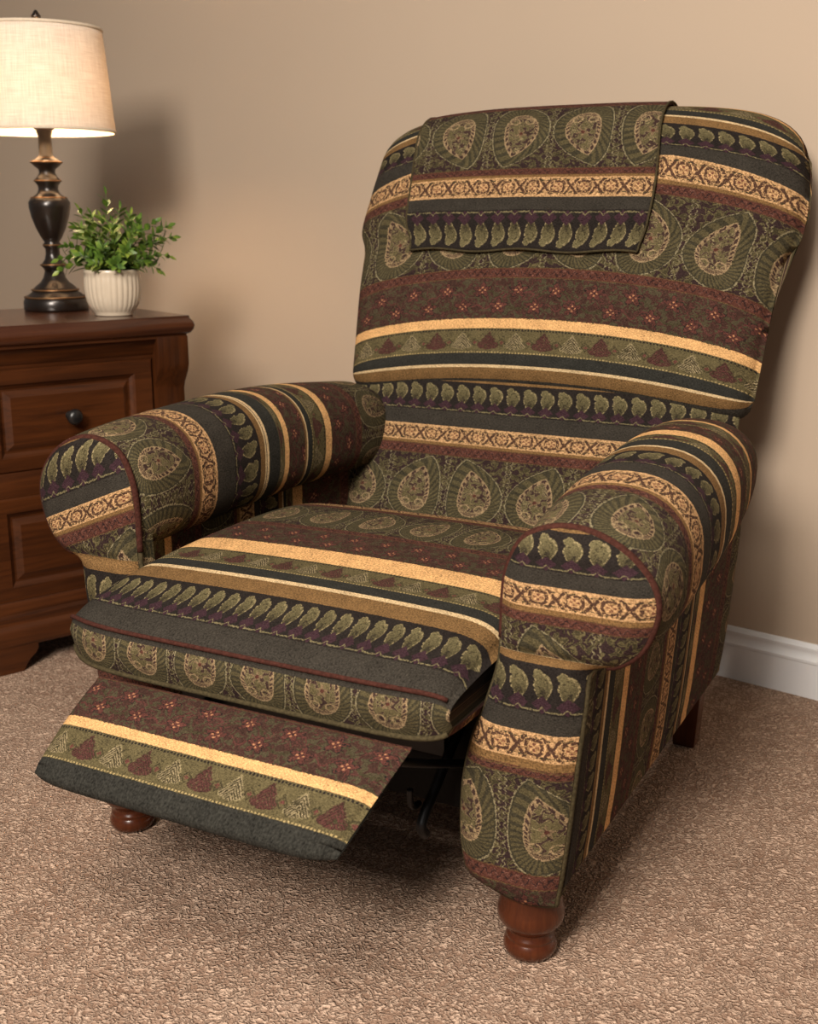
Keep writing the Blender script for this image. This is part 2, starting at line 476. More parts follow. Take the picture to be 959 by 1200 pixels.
import bmesh
def box_obj(name, boxes, mat, parent, bevel=.002, seg=2):
    """several boxes ((x0,y0,z0),(x1,y1,z1)) as one mesh with bevelled edges"""
    bm = bmesh.new()
    for lo, hi in boxes:
        r = bmesh.ops.create_cube(bm, size=1.0)
        for v in r['verts']:
            v.co = Vector([lo[k] + (v.co[k] + .5) * (hi[k] - lo[k]) for k in range(3)])
    if bevel: bmesh.ops.bevel(bm, geom=list(bm.edges), offset=bevel, segments=seg, affect='EDGES', profile=.6)
    me = bpy.data.meshes.new(name); bm.to_mesh(me); bm.free()
    me.materials.append(mat)
    for p in me.polygons: p.use_smooth = True
    o = bpy.data.objects.new(name, me); C.objects.link(o); o.parent = parent
    me.set_sharp_from_angle(angle=math.radians(40))
    return o
def prism(name, outline, y0, y1, mat, parent, bevel=.002, axis='y', smooth_deg=40):
    """outline in (x,z) extruded from y0 to y1 (axis y) or in (y,z) extruded along x"""
    bm = bmesh.new()
    mk = (lambda p, d: (p[0], d, p[1])) if axis == 'y' else (lambda p, d: (d, p[0], p[1]))
    a = [bm.verts.new(mk(p, y0)) for p in outline]; b = [bm.verts.new(mk(p, y1)) for p in outline]
    n = len(a)
    bm.faces.new(a); bm.faces.new(b[::-1])
    for k in range(n): bm.faces.new([a[k], b[k], b[(k + 1) % n], a[(k + 1) % n]])
    bmesh.ops.recalc_face_normals(bm, faces=bm.faces)
    if bevel:
        ed = [e for e in bm.edges if len(e.link_faces) == 2 and e.calc_face_angle(0) > .7]
        bmesh.ops.bevel(bm, geom=ed, offset=bevel, segments=2, affect='EDGES', profile=.6)
    me = bpy.data.meshes.new(name); bm.to_mesh(me); bm.free()
    me.materials.append(mat)
    for p in me.polygons: p.use_smooth = True
    me.set_sharp_from_angle(angle=math.radians(smooth_deg))
    o = bpy.data.objects.new(name, me); C.objects.link(o); o.parent = parent
    return o

def thing(name, label, cat, loc=(0, 0, 0), rz=0.0, group=None):
    o = bpy.data.objects.new(name, None); C.objects.link(o)
    o.empty_display_size = .1
    o.location = loc; o.rotation_euler = (0, 0, rz)
    o['label'] = label; o['category'] = cat
    if group: o['group'] = group
    return o

# ------------------------------------------------------------------ room
W_ANG = math.radians(141); W_P = Vector((.743, 2.306, 0))
wd = Vector((math.cos(W_ANG), math.sin(W_ANG), 0))
def room():
    fl = mesh_obj('floor', [(-5, -3.5, 0), (4, -3.5, 0), (4, 6.5, 0), (-5, 6.5, 0)], [[0, 1, 2, 3]], CARPET, smooth=False)
    fl['kind'] = 'structure'; fl['label'] = 'mottled brown plush carpet floor'
    root_rot = W_ANG - PI          # local +x points to the right along the wall
    L0, L1, T, HH = -6.2, 3.0, .12, 2.6
    w = box_obj('wall_back', [((L0, 0, 0), (L1, T, HH))], WALL, None, 0)
    w.location = W_P; w.rotation_euler = (0, 0, root_rot)
    w['kind'] = 'structure'; w['label'] = 'beige painted wall behind the recliner'
    prof = [(0, 0), (-.014, 0), (-.014, .072), (-.0155, .074), (-.0155, .079), (-.0125, .081), (-.0095, .086), (-.0085, .092), (-.009, .096),
            (-.0105, .099), (-.0105, .104), (-.0075, .106), (-.006, .110), (-.004, .112), (0, .112)]
    b = prism('baseboard_back', prof, L0, L1, WHITE, None, 0, axis='x', smooth_deg=35)
    b.location = W_P + Vector((math.sin(W_ANG), -math.cos(W_ANG), 0)) * 0; b.rotation_euler = (0, 0, root_rot)
    b['kind'] = 'structure'; b['label'] = 'white moulded baseboard along the wall'
room()

# ------------------------------------------------------------------ recliner
CH_O = (-.138, 1.562, 0.0); CH_R = math.radians(-28)
chair = thing('recliner', 'rolled-arm recliner in striped dark olive tapestry fabric with its footrest raised', 'recliner', CH_O, CH_R)

VM_BACK = None; VM_LUMB = None; VM_SEAT = None; VM_FOOT = None; VM_ARM_R = None; VM_ARM_L = None; VM_SIDE = None; VM_FACE_R = None; VM_FACE_L = None; VM_COVER = None
#@VMAPS@
VM_BACK = [(-0.1482, -0.0482, 0.215, 0.242), (-0.0482, -0.0254, 0.31, 0.333), (-0.0254, -0.0188, 0.333, 0.3405), (-0.0188, 0.0025, 0.3405, 0.363), (0.0025, 0.0514, 0.363, 0.416), (0.0514, 0.0707, 0.416, 0.437), (0.0707, 0.1494, 0.437, 0.519), (0.1494, 0.1699, 0.519, 0.539), (0.1699, 0.3036, 0.539, 0.675), (0.3036, 0.3299, 0.675, 0.7014), (0.3299, 0.3763, 0.7014, 0.7401), (0.3763, 0.3965, 0.7401, 0.7703), (0.3965, 0.4379, 0.7703, 0.837), (0.4379, 0.4534, 0.837, 0.8604)]  # grey band below the ochre paints in the shadow of the lower seam
VM_LUMB = [(0.0907, 0.1931, 0.035, 0.15), (0.1931, 0.2128, 0.15, 0.17), (0.2128, 0.2177, 0.17, 0.176), (0.2177, 0.2507, 0.176, 0.214), (0.2507, 0.2806, 0.214, 0.244), (0.2806, 0.3391, 0.244, 0.31)]
VM_SEAT = [(0.0494, 0.1031, 0.012, 0.085), (0.1031, 0.1072, 0.222, 0.217), (0.1072, 0.1539, 0.217, 0.244), (0.1539, 0.2372, 0.244, 0.31), (0.2372, 0.2751, 0.31, 0.333), (0.2751, 0.2879, 0.333, 0.3405), (0.2879, 0.3121, 0.3405, 0.363), (0.3121, 0.3663, 0.363, 0.416), (0.3663, 0.4175, 0.416, 0.437), (0.4175, 0.5028, 0.437, 0.519), (0.5028, 0.5215, 0.519, 0.539)]
VM_FOOT = [(0, 0.0624, 0.3415, 0.363), (0.0624, 0.1104, 0.363, 0.416), (0.1104, 0.125, 0.416, 0.437), (0.125, 0.1854, 0.437, 0.513)]
VM_COVER = [(-0.2628, -0.1558, 0.02, 0.15), (-0.1558, -0.1396, 0.15, 0.176), (-0.1396, -0.1022, 0.176, 0.214), (-0.1022, -0.0775, 0.214, 0.244), (-0.0775, -0.0088, 0.244, 0.304)]
VM_ARM_R = [(-0.0433, 0.0477, 0.015, 0.15), (0.0477, 0.0674, 0.15, 0.176), (0.0674, 0.1125, 0.176, 0.214), (0.1125, 0.1467, 0.214, 0.244), (0.1467, 0.2054, 0.244, 0.31), (0.2054, 0.2281, 0.31, 0.333), (0.2281, 0.2357, 0.333, 0.3405), (0.2357, 0.2711, 0.3405, 0.363), (0.2711, 0.3038, 0.363, 0.416), (0.3038, 0.3364, 0.416, 0.437), (0.3364, 0.3884, 0.437, 0.497), (0.3884, 0.4334, 0.363, 0.416), (0.4334, 0.4504, 0.416, 0.437), (0.4504, 0.5184, 0.437, 0.519), (0.5184, 0.5384, 0.519, 0.539), (0.5384, 0.6884, 0.539, 0.689)]
VM_ARM_L = [(0.027, 0.1424, 0.015, 0.15), (0.1424, 0.16, 0.15, 0.176), (0.16, 0.1998, 0.176, 0.214), (0.1998, 0.2471, 0.214, 0.244), (0.2471, 0.3166, 0.244, 0.31), (0.3166, 0.3299, 0.31, 0.333), (0.3299, 0.3418, 0.333, 0.3405), (0.3418, 0.3734, 0.3405, 0.363), (0.3734, 0.3877, 0.363, 0.413), (0.3877, 0.4015, 0.413, 0.437), (0.4015, 0.4474, 0.437, 0.492), (0.4474, 0.4608, 0.32, 0.3405), (0.4608, 0.4746, 0.3405, 0.363), (0.4746, 0.5179, 0.363, 0.416), (0.5179, 0.5379, 0.416, 0.437), (0.5379, 0.622, 0.437, 0.519), (0.622, 0.642, 0.519, 0.539), (0.642, 0.772, 0.539, 0.689)]
VM_SIDE = [(-0.0465, -0.0235, 0.226, 0.244), (-0.0235, 0.019, 0.244, 0.31), (0.019, 0.0375, 0.31, 0.3405), (0.0375, 0.0617, 0.3405, 0.363), (0.0617, 0.1025, 0.363, 0.416), (0.1025, 0.1265, 0.416, 0.437), (0.1265, 0.2079, 0.437, 0.539), (0.2079, 0.2992, 0.539, 0.689), (0.2992, 0.315, 0.701, 0.715), (0.315, 0.3588, 0.715, 0.753), (0.3588, 0.3746, 0.753, 0.783), (0.3746, 0.4357, 0.783, 0.849), (0.4357, 0.4514, 0.849, 0.8795), (0.4514, 0.4734, 0.8795, 0.932), (0.4734, 0.4815, 0.932, 0.955), (0.4815, 0.5146, 0.955, 0.976), (0.5146, 0.6646, 0.976, 1.066)]
VM_FACE_R = [(0.1368, 0.1581, -0.015, 0.004), (0.1581, 0.2841, 0.004, 0.15), (0.2841, 0.2954, 0.15, 0.17), (0.2954, 0.3066, 0.17, 0.176), (0.3066, 0.3435, 0.176, 0.214), (0.3435, 0.3701, 0.214, 0.244), (0.3701, 0.4307, 0.244, 0.31), (0.4307, 0.4396, 0.31, 0.333), (1.4405, 1.483, 0.105, 0.15), (1.483, 1.4956, 0.15, 0.17), (1.4956, 1.5018, 0.17, 0.176), (1.5018, 1.5299, 0.176, 0.214), (1.5299, 1.5494, 0.214, 0.244), (1.5494, 1.587, 0.244, 0.3)]
VM_FACE_L = [(0.0895, 0.2395, -0.02, 0.15), (0.2395, 0.2695, 0.15, 0.176), (0.2695, 0.3095, 0.176, 0.214), (0.3095, 0.3395, 0.214, 0.244), (0.3395, 0.4195, 0.244, 0.31), (0.4195, 0.439, 0.31, 0.33), (1.4, 1.4648, 0.1, 0.15), (1.4648, 1.4871, 0.15, 0.17), (1.4871, 1.4923, 0.17, 0.176), (1.4923, 1.5221, 0.176, 0.214), (1.5221, 1.5478, 0.214, 0.244), (1.5478, 1.5965, 0.244, 0.287)]

def pillow_profile(c0, length, slope, curve, rf, nf=44, nc=12):
    """closed loop of (y, z) offsets about a reclining centre line: front bottom->top, over, back top->bottom, under"""
    cs = []
    for k in range(nf + 1):
        t = k / nf; dz = t * length
        y = c0[0] + slope * dz - curve * dz * dz; z = c0[1] + dz
        tg = Vector((slope - 2 * curve * dz, 1)).normalized()
        cs.append((Vector((y, z)), Vector((-tg.y, tg.x)), tg, rf(t)))
    loop = []                                        # (centre, offset vector)
    for c, n, tg, r in cs: loop.append((c, n * r))
    c, n, tg, r = cs[-1]
    for k in range(1, nc):
        a = PI * k / nc; loop.append((c, n * (r * math.cos(a)) + tg * (r * math.sin(a))))
    for c, n, tg, r in reversed(cs): loop.append((c, -n * r))
    c, n, tg, r = cs[0]
    for k in range(1, nc):
        a = PI * k / nc; loop.append((c, -n * (r * math.cos(a)) - tg * (r * math.sin(a))))
    return loop, nf, nc

def pillow(name, hw, prof, nxs, mat, parent, vm, bow_amt=0.0, cxf=lambda z: 0.0, edge=6.0, sag=0.0, exp_c=.25, zdrop=0.0, off=0.0, srange=(-1, 1), jrange=None):
    loop, nf, nc = prof
    nj = len(loop)
    p0 = [c + o for c, o in loop]
    raw = [0.0]
    for j in range(1, nj + 1): raw.append(raw[-1] + (p0[j % nj] - p0[j - 1]).length)
    tot = raw[-1]; raw = [r - tot if j >= nj - nc else r for j, r in enumerate(raw)]
    rows, us, ss = [], [], []
    for i in range(nxs + 1):
        q = -1 + 2 * i / nxs
        s = math.sin(q * PI / 2) * .6 + q * .4 if srange == (-1, 1) else srange[0] + (srange[1] - srange[0]) * i / nxs
        e = max(0.0, 1 - abs(s) ** edge) ** .5
        e = .06 + .94 * e
        row = []
        ct = loop[nf][0]; cb = loop[0][0]
        for j, (c, o) in enumerate(loop):
            zf = (c.y - cb.y) / (ct.y - cb.y)
            oo = o * (e + (off / max(o.length, 1e-6)))
            dy = sag * (1 - s * s)
            z = c.y + oo.y - zdrop * (abs(s) ** 3) * zf ** 2 - bow_amt * .85 * abs(s) ** 2.2 * max(0.0, 1 - zf / .30)
            row.append(Vector((cxf(c.y) + s * hw(c.y + o.y * .5), c.x + oo.x - dy, z)))
        rows.append(row); us.append(s); ss.append(s)
    W = hw(loop[nf // 2][0].y)
    def uvf(i, j):
        return (us[i] * W * .82, raw[j])
    bow = (lambda i, j: bow_amt * abs(us[i]) ** 2.2 * max(0.0, min(1.0, raw[j] / .11) if j < len(raw) else 0.0)) if bow_amt else None
    if jrange is None:
        return grid(name, rows, uvf, mat, parent, cj=True, vm=vm, capi=True, flip=False, bow=bow), raw
    return rows, us, raw, W

# -- back
def hw_up(z): return cr_tab([(.55, .400), (.70, .412), (.86, .424), (.885, .427), (.925, .444), (1.0, .442), (1.08, .430), (1.2, .405)], z)
def cx_up(z): return cr_tab([(.55, .004), (.85, .010), (1.0, .022), (1.2, .024)], z)
def rf_up(t): return .060 + .005 * min(1, t / .25) * math.sin(PI * min(1, t / .55)) * (t < .55) + smooth_tab([(.53, 0), (.65, .010), (1.0, .014)], t)
prof_up = pillow_profile((.819, .670), .401, .385, .13, rf_up)
pillow('backrest', hw_up, prof_up, 56, FAB, chair, VM_BACK, bow_amt=.050, cxf=cx_up, edge=9, sag=.012, zdrop=.03)
prof_lo = pillow_profile((.683, .30), .365, .41, .0, lambda t: .052)
pillow('lumbar_cushion', lambda z: .395, prof_lo, 40, FAB, chair, VM_LUMB, edge=4, sag=.010)

# -- headrest cover : a loose cloth following the top of the back (a thing of its own)
def cover():
    s0, s1 = -.730, .425
    rows, us, raw, W = pillow('x', hw_up, prof_up, 44, FAB, None, None, edge=9, cxf=cx_up, sag=.012, zdrop=.03, off=.008, srange=(s0, s1), jrange=1)
    loop, nf, nc = prof_up
    j0 = next(j for j in range(nf) if rows[22][j].z > .876); j1 = nf + nc + 10
    t = thing('headrest_cover', 'loose tapestry headrest cloth laid over the top of the recliner back', 'headrest cover', CH_O, CH_R)
    outer = [[p + Vector((0, 0, 0)) for p in r[j0:j1]] for r in rows]
    rows2 = pillow('x', hw_up, prof_up, 44, FAB, None, None, edge=9, cxf=cx_up, sag=.012, zdrop=.03, off=.003, srange=(s0, s1), jrange=1)[0]
    def taper(rr):
        for i, r in enumerate(rr):
            for j, p in enumerate(r): p.x += .026 * (1 - i / (len(rr) - 1)) * max(0, 1 - j / 24)
    taper(outer)
    for i, r in enumerate(outer):                      # soft ripples and a slightly wavy lower hem
        for j, p in enumerate(r):
            w = math.exp(-j / 5.0)
            p.y -= .004 * (.5 + .5 * math.sin(i * .55 + .8)) * (.35 + w)
            p.z += w * (.003 * math.sin(i * .35) - .0)
    inner = [[p.copy() for p in r[j0:j1]] for r in rows2]
    taper(inner)
    # closed sheet: outer forward, inner back
    allr = [o + n[::-1] for o, n in zip(outer, inner)]
    nj = j1 - j0
    def uvf(i, j):
        jj = j % (2 * nj); jj = jj if jj < nj else 2 * nj - 1 - jj
        return (us[i] * W * .82 + .02, -(raw[j0 + jj] - raw[j0]))
    o = grid('cloth', allr, uvf, FAB, t, cj=True, vm=VM_COVER, capi=True)
    # folded hem along the sides and the bottom
    for nm, path in (('hem', [r[0] for r in outer]), ('hem', outer[0][:nf - j0 + 14]), ('hem', outer[-1][:nf - j0 + 14])):
        tube(nm, path, .0021, PIPE_O if nm == 'hem' else FAB, t, n=8)
    return t
cover()

# -- seat cushion
def seat():
    top = [(.62, .360), (.56, .385), (.50, .420), (.43, .446), (.33, .457), (.18, .457), (.04, .449), (-.06, .437), (-.12, .425), (-.148, .417)]
    prof = spline([(-.12, .332), (-.150, .335), (-.166, .345)], 4)[:-1] + spline([(-.166, .345), (-.175, .380), (-.166, .409)], 6)[:-1] + spline(top[::-1], 9)
    prof = [Vector((p[0], p[1], 0)) for p in prof]
    prof += [Vector((.635, .34, 0)), Vector((.62, .32, 0)), Vector((.5, .315, 0)), Vector((.2, .32, 0)), Vector((-.05, .330, 0))]
    nj = len(prof); raw = [0]
    for j in range(1, nj + 1): raw.append(raw[-1] + (prof[j % nj] - prof[j - 1]).length)
    rows, us = [], []
    N = 48
    for i in range(N + 1):
        q = -1 + 2 * i / N; s = math.sin(q * PI / 2) * .65 + q * .35
        e = .42 + .58 * max(0, 1 - abs(s) ** 14) ** .5
        crown = .008 * (1 - s * s)
        row = []
        for p in prof:
            y, z = p.x, p.y
            f = max(0, min(1, (.05 - y) / .2))
            y2 = y + f * (.040 if s < 0 else .018) * abs(s) ** 7
            zz = .378 + (z - .378) * e
            if z > .40: zz += crown * min(1, (z - .40) / .02) * max(0, min(1, (y + .17) / .12))
            row.append(Vector((-.012 + s * .305, y2, zz)))
        rows.append(row); us.append(s * .305)
    grid('seat_cushion', rows, lambda i, j: (us[i] * 1.12, raw[j]), FAB, chair, cj=True, vm=VM_SEAT, capi=True, flip=True)
    # piping along the front top edge and front bottom edge
    je = max(range(14), key=lambda j: prof[j].y)
    jt = min(range(nj), key=lambda j: abs(prof[j].x + .166) + abs(prof[j].y - .409))
    pth = [r[jt] + Vector((0, -.002, .001)) for r in rows[1:-1]]
    sc = chair
    cu = bpy.data.objects['seat_cushion']
    tube('piping', pth, .0032, PIPE, cu, n=8)
    jb = min(range(nj), key=lambda j: abs(prof[j].x + .166) + abs(prof[j].y - .345))
    tube('piping', [r[jb] + Vector((0, -.001, -.001)) for r in rows[1:-1]], .0035, PIPE_O, cu, n=8)
seat()

# -- arms
OUT_R = [(.300, .112), (.276, .125), (.267, .160), (.265, .200), (.268, .255), (.279, .310), (.297, .362), (.312, .414), (.316, .460),
         (.317, .505), (.322, .542), (.340, .577), (.371, .594), (.405, .598), (.440, .590), (.472, .572), (.496, .546), (.505, .518),
         (.500, .488), (.486, .460), (.462, .441), (.430, .428), (.424, .38), (.416, .30), (.407, .20), (.397, .120), (.390, .106), (.345, .100)]
I_WAIST_IN, I_WAIST_OUT = 7, 21
def arm(side, y0, ztop, roll_tab, vm_arm, vm_face, y_end):
    sg = side
    def zs(z): return z if z < .43 else .43 + (z - .43) * (ztop - .43) / (.598 - .43)
    out = [Vector((x * sg, 0, zs(z))) for x, z in OUT_R]
    dens = spline(out, 5, closed=True)
    # --- roll: ellipse sweep along y with rounded ends
    ys = [y0 + .012 + (y_end - y0 - .012) * (k / 40) for k in range(41)]
    na = 40
    rows, rr = [], []
    for k, y in enumerate(ys):
        cx, cz, rx, rz = roll_tab(y)
        fr = min(1.0, .95 + .05 * min(1, (y - ys[0]) / .03) ** .5) * min(1.0, .55 + .45 * min(1, (ys[-1] - y) / .07) ** .5)
        row = []
        for a in range(na):
            th = 2 * PI * a / na - PI / 2
            c, s = math.cos(th), math.sin(th)
            pw = lambda v, e=(.86 if s > 0 else .70): math.copysign(abs(v) ** e, v)
            row.append(Vector((sg * (cx + rx * fr * pw(c)), y, cz + rz * fr * pw(s))))
        rows.append(row)
    R0 = sum(roll_tab(.3)[2:]) / 2
    ro = grid('arm_roll', rows, lambda i, j: (2 * PI * j / na * R0 + (.05 if sg < 0 else 0), ys[i]), FAB, chair, cj=True, vm=vm_arm, flip=(sg > 0))
    bm = bmesh.new(); bm.from_mesh(ro.data)
    bmesh.ops.holes_fill(bm, edges=[e for e in bm.edges if e.is_boundary], sides=0)
    bm.to_mesh(ro.data); bm.free()
    # --- body of the arm : inner wall, outer wall, stripes upright (v along y)
    yb = [y0 + .012 + (.742 - y0 - .012) * (k / 60) for k in range(61)]
    rows = []
    sec = [(.285, .118), (.300, .25), (.318, .36), (.322, .50), (.37, .53), (.42, .50), (.424, .42), (.417, .30), (.410, .20), (.404, .145), (.398, .124), (.36, .118)]
    sec2 = spline([Vector((a, b, 0)) for a, b in sec], 4, closed=True)
    for y in yb:
        t = (y - y0) / .75
        row = []
        for p in sec2:
            inner = max(0, min(1, (.36 - p.x) / .06))
            x = p.x + inner * .040 * min(1, t * 6)
            row.append(Vector((sg * x, y, p.y + .012 * t * max(0, min(1, (.30 - p.y) / .15)))))
        rows.append(row)
    sl = [0.0]
    ns = len(sec2)
    for j in range(1, ns + 1): sl.append(sl[-1] + (sec2[j % ns] - sec2[j - 1]).length)
    bo = grid('side_panel', rows, lambda i, j: (sl[j], yb[i]), FAB, chair, cj=True, vm=VM_SIDE, flip=(sg < 0))
    bm = bmesh.new(); bm.from_mesh(bo.data)
    bmesh.ops.holes_fill(bm, edges=[e for e in bm.edges if e.is_boundary], sides=0)
    bm.to_mesh(bo.data); bm.free()
    # --- front panel: domed face laid out in level rows, plus a rim running back
    SEAM = .4405
    zmin, zmax = min(p.z for p in dens), max(p.z for p in dens)
    def span(z):
        xs = []
        n_ = len(dens)
        for k in range(n_):
            a, b = dens[k], dens[(k + 1) % n_]
            if (a.z - z) * (b.z - z) <= 0 and abs(a.z - b.z) > 1e-9:
                xs.append(abs(a.x + (b.x - a.x) * (z - a.z) / (b.z - a.z)))
        return min(xs), max(xs)
    nk, nm = 110, 26
    zz = [zmin + .0004 + (zmax - zmin - .0008) * (.5 - .5 * math.cos(PI * k / nk)) for k in range(nk + 1)]
    ks = min(range(nk + 1), key=lambda k: abs(zz[k] - SEAM)); zz[ks] = SEAM
    rows, meta = [], []
    for z in zz:
        a, b = span(z); row = []
        for q in range(nm + 1):
            t = .5 - .5 * math.cos(PI * q / nm); x = a + (b - a) * t
            d = min(x - a, b - x) / .035; d2 = min(z - zmin, zmax - z) / .03
            dome = min(1, max(0, d)) * (2 - min(1, max(0, d))); dome *= min(1, max(0, d2)) ** .5
            crease = 1 - .55 * math.exp(-((z - SEAM) / .006) ** 2)
            row.append(Vector((sg * x, y0 - .002 - .016 * dome * crease, z)))
        rows.append(row)
    def fuv(i, j):
        p = rows[i][j]; uu = (p.x * sg + (.05 if sg < 0 else .01)) * .92
        return uu, p.z
    def fuv2(i, j):
        p = rows[i + ks][j]; uu = (p.x * sg + (.05 if sg < 0 else .01)) * .92
        return uu, 1 + p.z + (.40 * (-p.x - .405) if sg < 0 else 0.0)
    parts = [grid('arm_front_panel', rows[:ks + 1], fuv, FAB, chair, vm=vm_face, flip=(sg > 0)),
             grid('face', rows[ks:], fuv2, FAB, chair, vm=vm_face, flip=(sg > 0)),
             grid('rim', [[Vector((p.x, y0 + y, p.z)) for p in dens] for y in (.036, .012, -.002)], lambda i, j: (j * .0075, .03 + i * .015), FAB, chair, cj=True, flip=(sg < 0))]
    fo = parts[0]
    bm = bmesh.new()
    for q in parts: bm.from_mesh(q.data)
    bmesh.ops.remove_doubles(bm, verts=bm.verts, dist=.0003)
    bm.to_mesh(fo.data); bm.free()
    for q in parts[1:]: bpy.data.objects.remove(q)
    # --- piping round the roll, olive edging below it
    k0, k1 = I_WAIST_IN * 5, I_WAIST_OUT * 5
    sh = Vector((0, y0 + .004, 0))
    tube('piping', [p + sh for p in dens[k0 + 4:k1 - 2]], .0056, PIPE, fo, n=10)
    tube('edging', [p + sh for p in dens[k1 - 2:] + dens[:k0 + 5]], .0042, PIPE_O, fo, n=10)
    return fo
def roll_R(y):
    t = max(0, min(1, (y + .05) / .62))
    cx = cr_tab([(-.06, .411), (.10, .413), (.35, .408), (.55, .395), (.75, .375)], y)
    rx = cr_tab([(-.06, .094), (.05, .099), (.35, .097), (.55, .087), (.75, .066)], y)
    zt = cr_tab([(-.06, .597), (.08, .630), (.26, .648), (.42, .650), (.56, .632), (.75, .570)], y)
    zb = cr_tab([(-.06, .430), (.10, .442), (.35, .464), (.55, .480), (.75, .490)], y)
    return cx, (zt + zb) / 2, rx, (zt - zb) / 2
def roll_L(y):
    cx = cr_tab([(0, .407), (.20, .402), (.55, .390), (.75, .375)], y)
    rx = cr_tab([(0, .095), (.10, .100), (.55, .098), (.75, .092)], y)
    zt = cr_tab([(0, .622), (.15, .636), (.45, .645), (.75, .622)], y)
    zb = cr_tab([(0, .432), (.15, .442), (.45, .452), (.75, .452)], y)
    return cx, (zt + zb) / 2, rx, (zt - zb) / 2
arm(1, -.060, .598, roll_R, VM_ARM_R, VM_FACE_R, .68)
arm(-1, .015, .622, roll_L, VM_ARM_L, VM_FACE_L, .80)

# -- base between the arms, back shell
box_obj('base_frame', [((-.30, .06, .135), (.30, .70, .30)), ((-.30, .62, .135), (.30, .735, .34))], LINING, chair, .012)
# -- footrest
def footrest():
    th = math.radians(41); L = .150; T = .029
    A_ = Vector((0, -.188, .345)); d = Vector((0, -math.cos(th), -math.sin(th))); nn = Vector((0, -math.sin(th), math.cos(th)))
    # profile in (a: along from front lip to rear, b: thickness)
    pr = spline([Vector((L * .93, -T * .95, 0)), Vector((L, -T * .72, 0)), Vector((L * 1.035, -T * .40, 0)), Vector((L * 1.02, -T * .10, 0)), Vector((L * .965, .002, 0)), Vector((L * .8, .006, 0)),
                 Vector((L * .5, .010, 0)), Vector((L * .2, .006, 0)), Vector((0, -.004, 0)), Vector((-.008, -.018, 0))], 6)
    pr += [Vector((-.004, -T * .9, 0)), Vector((L * .5, -T, 0))]
    nj = len(pr); raw = [0]
    for j in range(1, nj + 1): raw.append(raw[-1] + (pr[j % nj] - pr[j - 1]).length)
    rows, us = [], []; N = 36
    for i in range(N + 1):
        q = -1 + 2 * i / N; s = math.sin(q * PI / 2) * .65 + q * .35
        e = .12 + .88 * max(0, 1 - abs(s) ** 12) ** .5
        row = []
        for p in pr:
            b = -T * .45 + (p.y + T * .45) * e
            a = p.x - (.012 * abs(s) ** 10 if p.x > L * .9 else 0)
            P_ = A_ + d * a + nn * b
            k_ = max(0, min(1, a / L)); row.append(Vector((.012 - .028 * k_ + s * (.241 - .010 * k_), P_.y, P_.z)))
        rows.append(row); us.append(s * .236)
    grid('footrest', rows, lambda i, j: (us[i], raw[j]), FAB, chair, cj=True, vm=VM_FOOT, capi=True, flip=True)
    fo = bpy.data.objects['footrest']
    jl = 4
    tube('edging', [r[jl] for r in rows[1:-1]], .0028, PIPE_G, fo, n=8)
    # mechanism under it
    for x in (-.20, .205):
        for pth, r in (([(x, .10, .285), (x, .045, .252), (x, -.013, .207), (x, -.048, .180), (x, -.057, .166), (x, -.046, .150)], .0075),
                       ([(x - .012, -.040, .190), (x - .012, -.056, .192), (x - .012, -.066, .205), (x - .012, -.066, .222)], .0045),
                       ([(x + .016, .05, .215), (x + .015, -.06, .262), (x + .012, -.17, .312)], .006)):
            tube('footrest_link', spline(pth, 5), r, METAL, chair, n=8)
    box_obj('cross_bar', [((-.25, .02, .232), (.20, .034, .272))], METAL, chair, .003)
footrest()

# -- legs
bun = [(.0, 0), (.027, 0), (.0320, .003), (.0350, .009), (.0358, .014), (.0345, .020), (.0320, .0235), (.0312, .025), (.0325, .027), (.0318, .030), (.0292, .0325), (.0288, .036),
       (.0310, .040), (.0380, .046), (.0432, .053), (.0448, .061), (.0440, .069), (.0415, .078), (.0405, .095), (.040, .118), (0, .118)]
for x, y in ((.345, -.012), (-.345, .0)):
    lathe('leg', bun, BUNWOOD, chair, 40, (x, y, 0), close=False)
for x in (.358, -.358):
    prism('leg', [(x - .022, 0), (x + .018, 0), (x + .026, .140), (x - .030, .140)], .698, .738, BUNWOOD, chair, .003)

